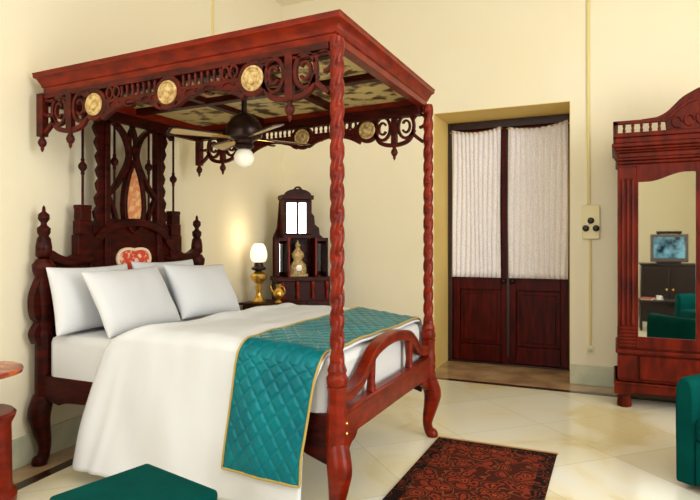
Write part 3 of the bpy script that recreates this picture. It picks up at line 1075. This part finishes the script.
# ------------------------------------------------------------------ wardrobe
WX, WY = .765, 5.97
wr = thing('wardrobe', 'mahogany wardrobe with mirrored doors, spindle gallery and arched pediment', 'wardrobe', (WX, WY, 0))
WA = M['wood_arm']
hwid = .735          # half width of the body
fy = -.34            # front face
for sx in (-1, 1):
    for sy in (fy + .05, .27):
        MB().lathe([(.055, 0), (.06, .02), (.05, .1), (.062, .12)], (sx * (hwid - .05), sy, 0), 8, sq=True).build('foot', WA, wr, bevel=.008)
ap = [(-hwid - .03, .23), (-hwid - .03, .12), (-hwid + .08, .11), (-hwid + .12, .14), (0, .15), (hwid - .12, .14), (hwid - .08, .11), (hwid + .03, .12), (hwid + .03, .23)]
MB().prism(ap, 'xz', fy - .03, fy + .02).box(-hwid - .03, hwid + .03, fy + .02, .33, .12, .23).box(-hwid - .035, hwid + .035, fy - .04, .33, .205, .23).build('plinth', WA, wr, bevel=.008)
MB().box(-hwid, hwid, fy, .33, .23, 2.13).build('body', WA, wr, bevel=.006)
MB().box(-hwid - .02, hwid + .02, fy - .035, .33, .475, .515).build('waist_moulding', WA, wr, bevel=.01)
dw = MB().box(-.57, .57, fy - .018, fy, .255, .46).build('drawer', WA, wr, bevel=.008)
for s in (-1, 1):      # reeded corner pilasters, upper and lower
    pil = MB()
    for k, (z0, z1) in enumerate(((.255, .46), (.53, 2.1))):
        a, b = sorted((s * (hwid - .145), s * (hwid + .005)))
        pil.box(a, b, fy - .02, fy, z0, z1)
    for xx in (.035, .075, .115):
        pil.lathe([(.014, .72), (.018, .75), (.014, .78), (.014, 1.95), (.018, 1.98), (.014, 2.0)], (s * (hwid - xx), fy - .022, 0), 10)
    for k in range(6):
        pil.box(min(s * (hwid - .14), s * (hwid + .008)), max(s * (hwid - .14), s * (hwid + .008)), fy - .034, fy - .01, .54 + k * .03, .558 + k * .03)
    pil.build('pilaster', WA, wr, bevel=.004)
for s in (-1, 1):
    # door frame with a shaped head
    a, b = .012, .59
    i0, i1 = .16, .578 - .0
    i0, i1 = .055 + .06, .58
    m0, m1 = .145, .575          # mirror opening (|x|)
    dfm = MB()
    y0, y1 = fy - .022, fy - .001
    dfm.box(min(s * a, s * m0), max(s * a, s * m0), y0, y1, .53, 2.12)
    dfm.box(min(s * m1, s * b), max(s * m1, s * b), y0, y1, .53, 2.12)
    dfm.box(min(s * m0, s * m1), max(s * m0, s * m1), y0, y1, .53, .63)
    hd = [(s * m0, 2.12), (s * m0, 2.04)] + [(s * (m0 + (m1 - m0) * t), 2.045 - .075 * (0.5 - .5 * cos(PI * min(1, max(0, (t - .15) / .7))))) for t in [i / 12 for i in range(13)]] + [(s * m1, 1.97), (s * m1, 2.12)]
    dfm.prism(hd, 'xz', y0, y1)
    dfo = dfm.build('door', WA, wr, bevel=.004)
    MB().box(min(s * m0, s * m1), max(s * m0, s * m1), fy - .012, fy - .004, .625, 2.05).build('door_mirror', M['mirror'], dfo)
    MB().lathe([(.008, y0), (.014, y0 - .015), (.003, y0 - .022)], (s * .05, 0, 1.3), 12, 'y').build('door_knob', M['brass'], dfo)
cn = MB()
for o_, z0, z1 in ((.0, 2.13, 2.16), (.02, 2.16, 2.185), (.0, 2.185, 2.23), (.015, 2.23, 2.25), (.03, 2.25, 2.275), (.05, 2.275, 2.31), (.03, 2.31, 2.36), (.04, 2.36, 2.4)):
    cn.box(-hwid - o_, hwid + o_, fy - o_ - .01, .33, z0, z1)
cn.build('cornice', WA, wr, bevel=.008)
for s in (-1, 1):
    g = MB().box(min(s * .37, s * (hwid + .04)), max(s * .37, s * (hwid + .04)), fy - .045, fy - .005, 2.475, 2.505)
    g.box(min(s * (hwid + .0), s * (hwid + .04)), max(s * (hwid + .0), s * (hwid + .04)), fy - .045, .3, 2.475, 2.505)
    go_ = g.build('gallery_rail', WA, wr, bevel=.004)
    for k in range(6):
        MB().lathe([(.009, 2.4), (.014, 2.42), (.008, 2.44), (.014, 2.46), (.009, 2.475)], (s * (hwid + .02 - k * .068), fy - .025, 0), 8).build('gallery_spindle', WA, go_)
    for k in range(4):
        MB().lathe([(.007, 2.4), (.011, 2.42), (.006, 2.44), (.011, 2.46), (.007, 2.475)], (s * (hwid + .022), fy + .1 + k * .13, 0), 8).build('gallery_spindle', WA, go_)
    P = smooth_curve([(.55, 2.515), (.46, 2.522), (.42, 2.53), (.35, 2.57), (.25, 2.67), (.17, 2.72), (.11, 2.745), (.105, 2.70)], 5)
    P = [(s * a, b) for a, b in P] + [(s * .11, 2.66), (s * .06, 2.6), (s * .02, 2.57), (0, 2.56), (0, 2.4), (s * .36, 2.4), (s * .37, 2.5), (s * .55, 2.5)]
    MB().prism(P, 'xz', fy - .004, fy + .04).build('pediment', WA, wr, bevel=.008)
    q = MB().ribbon([(s * a, b - .05) for a, b in smooth_curve([(.38, 2.53), (.3, 2.6), (.2, 2.68), (.13, 2.7)], 5)], .025, 'xz', fy - .02, fy)
    for k in range(3):
        q.ribbon(arc(s * (.1 + .09 * k), 2.49 - .01 * k, .035, .045, 0, 300, 14), .016, 'xz', fy - .02, fy)
    q.build('pediment_carving', WA, wr, bevel=.004)
MB().lathe([(.03, 2.56), (.035, 2.6), (.02, 2.63), (.035, 2.67), (.03, 2.72), (.008, 2.78)], (0, fy - .015, 0), 14).build('finial', WA, wr, smooth=50)

# ------------------------------------------------------------------ rug
rg = thing('rug', 'dark floral rug with rust red flowers on the marble by the foot of the bed', 'rug', (-.775, 3.35, 0))
MB().box(-.405, .42, -.85, .815, .001, .011).build('pile', M['rug'], rg)
for y in (-.85, .815):
    q = MB()
    q.box(-.41, .425, min(y, y + (.035 if y > 0 else -.035)), max(y, y + (.035 if y > 0 else -.035)), .001, .008)
    q.build('binding', M['rug_edge'], rg)

# ------------------------------------------------------------------ foot stool in front
fs = thing('bench', 'low bench with flat teal seat in the foreground before the bed', 'bench', (-1.69, 1.70, 0), rad(-12.5))
MB().box(-.24, .24, -.22, .215, .43, .48).build('seat_pad', M['teal_velvet'], fs, bevel=.018)
MB().box(-.225, .225, -.205, .2, .34, .43).build('frame', WD, fs, bevel=.006)
for sx in (-1, 1):
    for sy in (-1, 1):
        MB().lathe([(.02, 0), (.028, .06), (.02, .14), (.03, .28), (.032, .34)], (sx * .205, sy * .17, 0), 10).build('leg', WD, fs)

# ------------------------------------------------------------------ round table at the left edge
rt_ = thing('round_table', 'round two tier wooden table with drum base at the left edge', 'table', (-3.185, 2.03, 0))
MB().lathe([(.2, .715), (.235, .725), (.24, .74), (.235, .752), (.2, .755), (.002, .756)], (0, 0, 0), 40).build('table_top', M['wood_light'], rt_)
MB().lathe([(.05, .52), (.06, .54), (.04, .58), (.05, .64), (.09, .7), (.16, .716)], (0, 0, 0), 24).build('pedestal', WD, rt_)
MB().lathe([(.205, .0), (.21, .05), (.19, .08), (.185, .1), (.18, .44), (.19, .46), (.2, .48), (.205, .5), (.19, .515), (.002, .52)], (0, 0, 0), 40).build('drum_base', M['wood'], rt_)


# ------------------------------------------------------------------ tub chairs
def tub_chair(label, loc, rz):
    t = thing('tub_chair', label, 'armchair', loc, rz, 'teal upholstered tub chairs')
    path = [(-.36, -.34), (-.37, -.1)] + arc(0, .02, .37, .34, 180, 0, 20) + [(.37, -.1), (.36, -.34)]
    n = len(path)
    mb = MB()
    sec = [(-.055, .03), (.055, .03), (.06, .5), (.055, .6), (.035, .645), (0, .66), (-.035, .645), (-.055, .6), (-.06, .5)]
    b = 0
    for i in range(n):
        p0, p1 = path[max(0, i - 1)], path[min(n - 1, i + 1)]
        dx, dy = p1[0] - p0[0], p1[1] - p0[1]
        l = math.hypot(dx, dy)
        for o_, z in sec:
            mb.v.append((path[i][0] - dy / l * o_, path[i][1] + dx / l * o_, z))
    m_ = len(sec)
    for i in range(n - 1):
        for k in range(m_):
            k2 = (k + 1) % m_
            mb.f.append((i * m_ + k, i * m_ + k2, (i + 1) * m_ + k2, (i + 1) * m_ + k))
    mb.f.append(tuple(range(m_)))
    mb.f.append(tuple((n - 1) * m_ + k for k in reversed(range(m_))))
    mb.build('backrest', M['teal_velvet'], t, bevel=.02, smooth=50)
    seat = [(-.3, -.35), (.3, -.35), (.3, .0)] + arc(0, .0, .3, .27, 0, 180, 14)[1:-1] + [(-.3, .0)]
    MB().prism(seat, 'xy', .3, .43).build('seat_cushion', M['teal_velvet'], t, bevel=.03, smooth=50)
    MB().prism([(a * .99, b * .97) for a, b in seat], 'xy', .05, .3).build('seat_base', M['teal_velvet'], t, bevel=.01)
    for sx in (-1, 1):
        for y in (-.27, .22):
            MB().lathe([(.02, 0), (.028, .03), (.03, .05)], (sx * .26, y, 0), 10).build('leg', WDD, t)
    return t


ch = tub_chair('teal tub chair at the right edge in front of the wardrobe', (.865, 3.96, 0), rad(-37))
dup(ch, (1.35, 1.2, 0), 'teal tub chair showing only in the wardrobe mirror, beside the low table', rad(-120))

# ------------------------------------------------------------------ things seen in the mirror
tvc = thing('tv_cabinet', 'tall dark cabinet under the television, seen in the wardrobe mirror', 'cabinet', (.9, -.85, 0), PI)
MB().box(-.46, .46, -.28, .28, .06, 1.03).box(-.48, .48, -.3, .29, 1.03, 1.06).box(-.44, .44, -.26, .26, 0, .06).build('case', M['wood_black'], tvc, bevel=.006)
for s in (-1, 1):
    d = MB().box(min(s * .01, s * .43), max(s * .01, s * .43), -.295, -.28, .12, .98).build('door', M['wood_black'], tvc, bevel=.006)
    MB().lathe([(.008, -.295), (.016, -.312), (.002, -.32)], (s * .05, 0, .6), 10, 'y').build('knob', M['brass'], d)
tv = thing('television', 'boxy grey television with lit blue screen, seen in the wardrobe mirror', 'television', (.9, -.85, 1.06), PI)
M['tv_grey'] = mat('grey_plastic', (92, 82, 74), 0.5)
tvm = MB().box(-.3, .3, -.22, -.05, .03, .53)
tvm.prism([(-.28, -.05), (.28, -.05), (.17, .25), (-.17, .25)], 'xy', .06, .48)
tvm.box(-.2, .2, -.15, .1, 0, .03)
tvb = tvm.build('housing', M['tv_grey'], tv, bevel=.012)
MB().grid(lambda u, v: (-.25 + .5 * u, -.222 - .014 * (1 - (2 * u - 1) ** 2) * (1 - (2 * v - 1) ** 2), .1 + .38 * v), 12, 10).build('screen', M['screen'], tv, solid=.004)
dp = thing('set_top_box', 'flat black box lying on top of the mirrored television', 'box', (.9, -.76, 1.59), PI)
MB().box(-.2, .2, -.1, .1, .006, .055).box(-.18, -.15, -.08, .08, 0, .006).box(.15, .18, -.08, .08, 0, .006).build('housing', M['black'], dp, bevel=.004)
MB().box(-.17, .05, -.104, -.1, .018, .042).build('front_panel', M['iron'], dp)
ct = thing('coffee_table', 'low dark table seen in the wardrobe mirror below the television', 'table', (.72, .42, 0))
MB().box(-.4, .4, -.25, .25, .47, .5).build('table_top', M['wood_black'], ct, bevel=.006)
MB().box(-.35, .35, -.2, .2, .4, .47).build('apron', M['wood_black'], ct)
for sx in (-1, 1):
    for sy in (-1, 1):
        MB().lathe([(.02, 0), (.025, .2), (.03, .4)], (sx * .32, sy * .18, 0), 10).build('leg', M['wood_black'], ct)
M['red_cover'] = mat('red_cover', (168, 54, 40), 0.5)
M['paper'] = mat('paper', (232, 226, 212), 0.8)
bk_ = thing('book', 'red covered book on the low table in the mirror', 'book', (.5, .5, .5), rad(15))
MB().box(-.09, .09, -.12, .12, 0, .004).box(-.09, .09, -.12, .12, .026, .03).box(-.09, -.086, -.12, .12, .004, .026).build('cover', M['red_cover'], bk_)
MB().box(-.085, .085, -.115, .115, .0045, .0255).build('pages', M['paper'], bk_)
cp = thing('teacup', 'white cup on a saucer on the low table in the mirror', 'cup', (.66, .52, .5))
MB().lathe([(.03, 0), (.07, .012), (.068, .016), (.025, .006)], (0, 0, 0), 20).build('saucer', M['porcelain'], cp)
MB().lathe([(.022, .008), (.035, .03), (.042, .075), (.038, .075), (.03, .03), (.002, .015)], (0, 0, 0), 18).build('bowl', M['porcelain'], cp, smooth=60)
MB().tube([(.036 + .022 * sin(rad(a)), 0, .045 + .02 * cos(rad(a))) for a in range(0, 181, 20)], .004, 6).build('handle', M['porcelain'], cp)
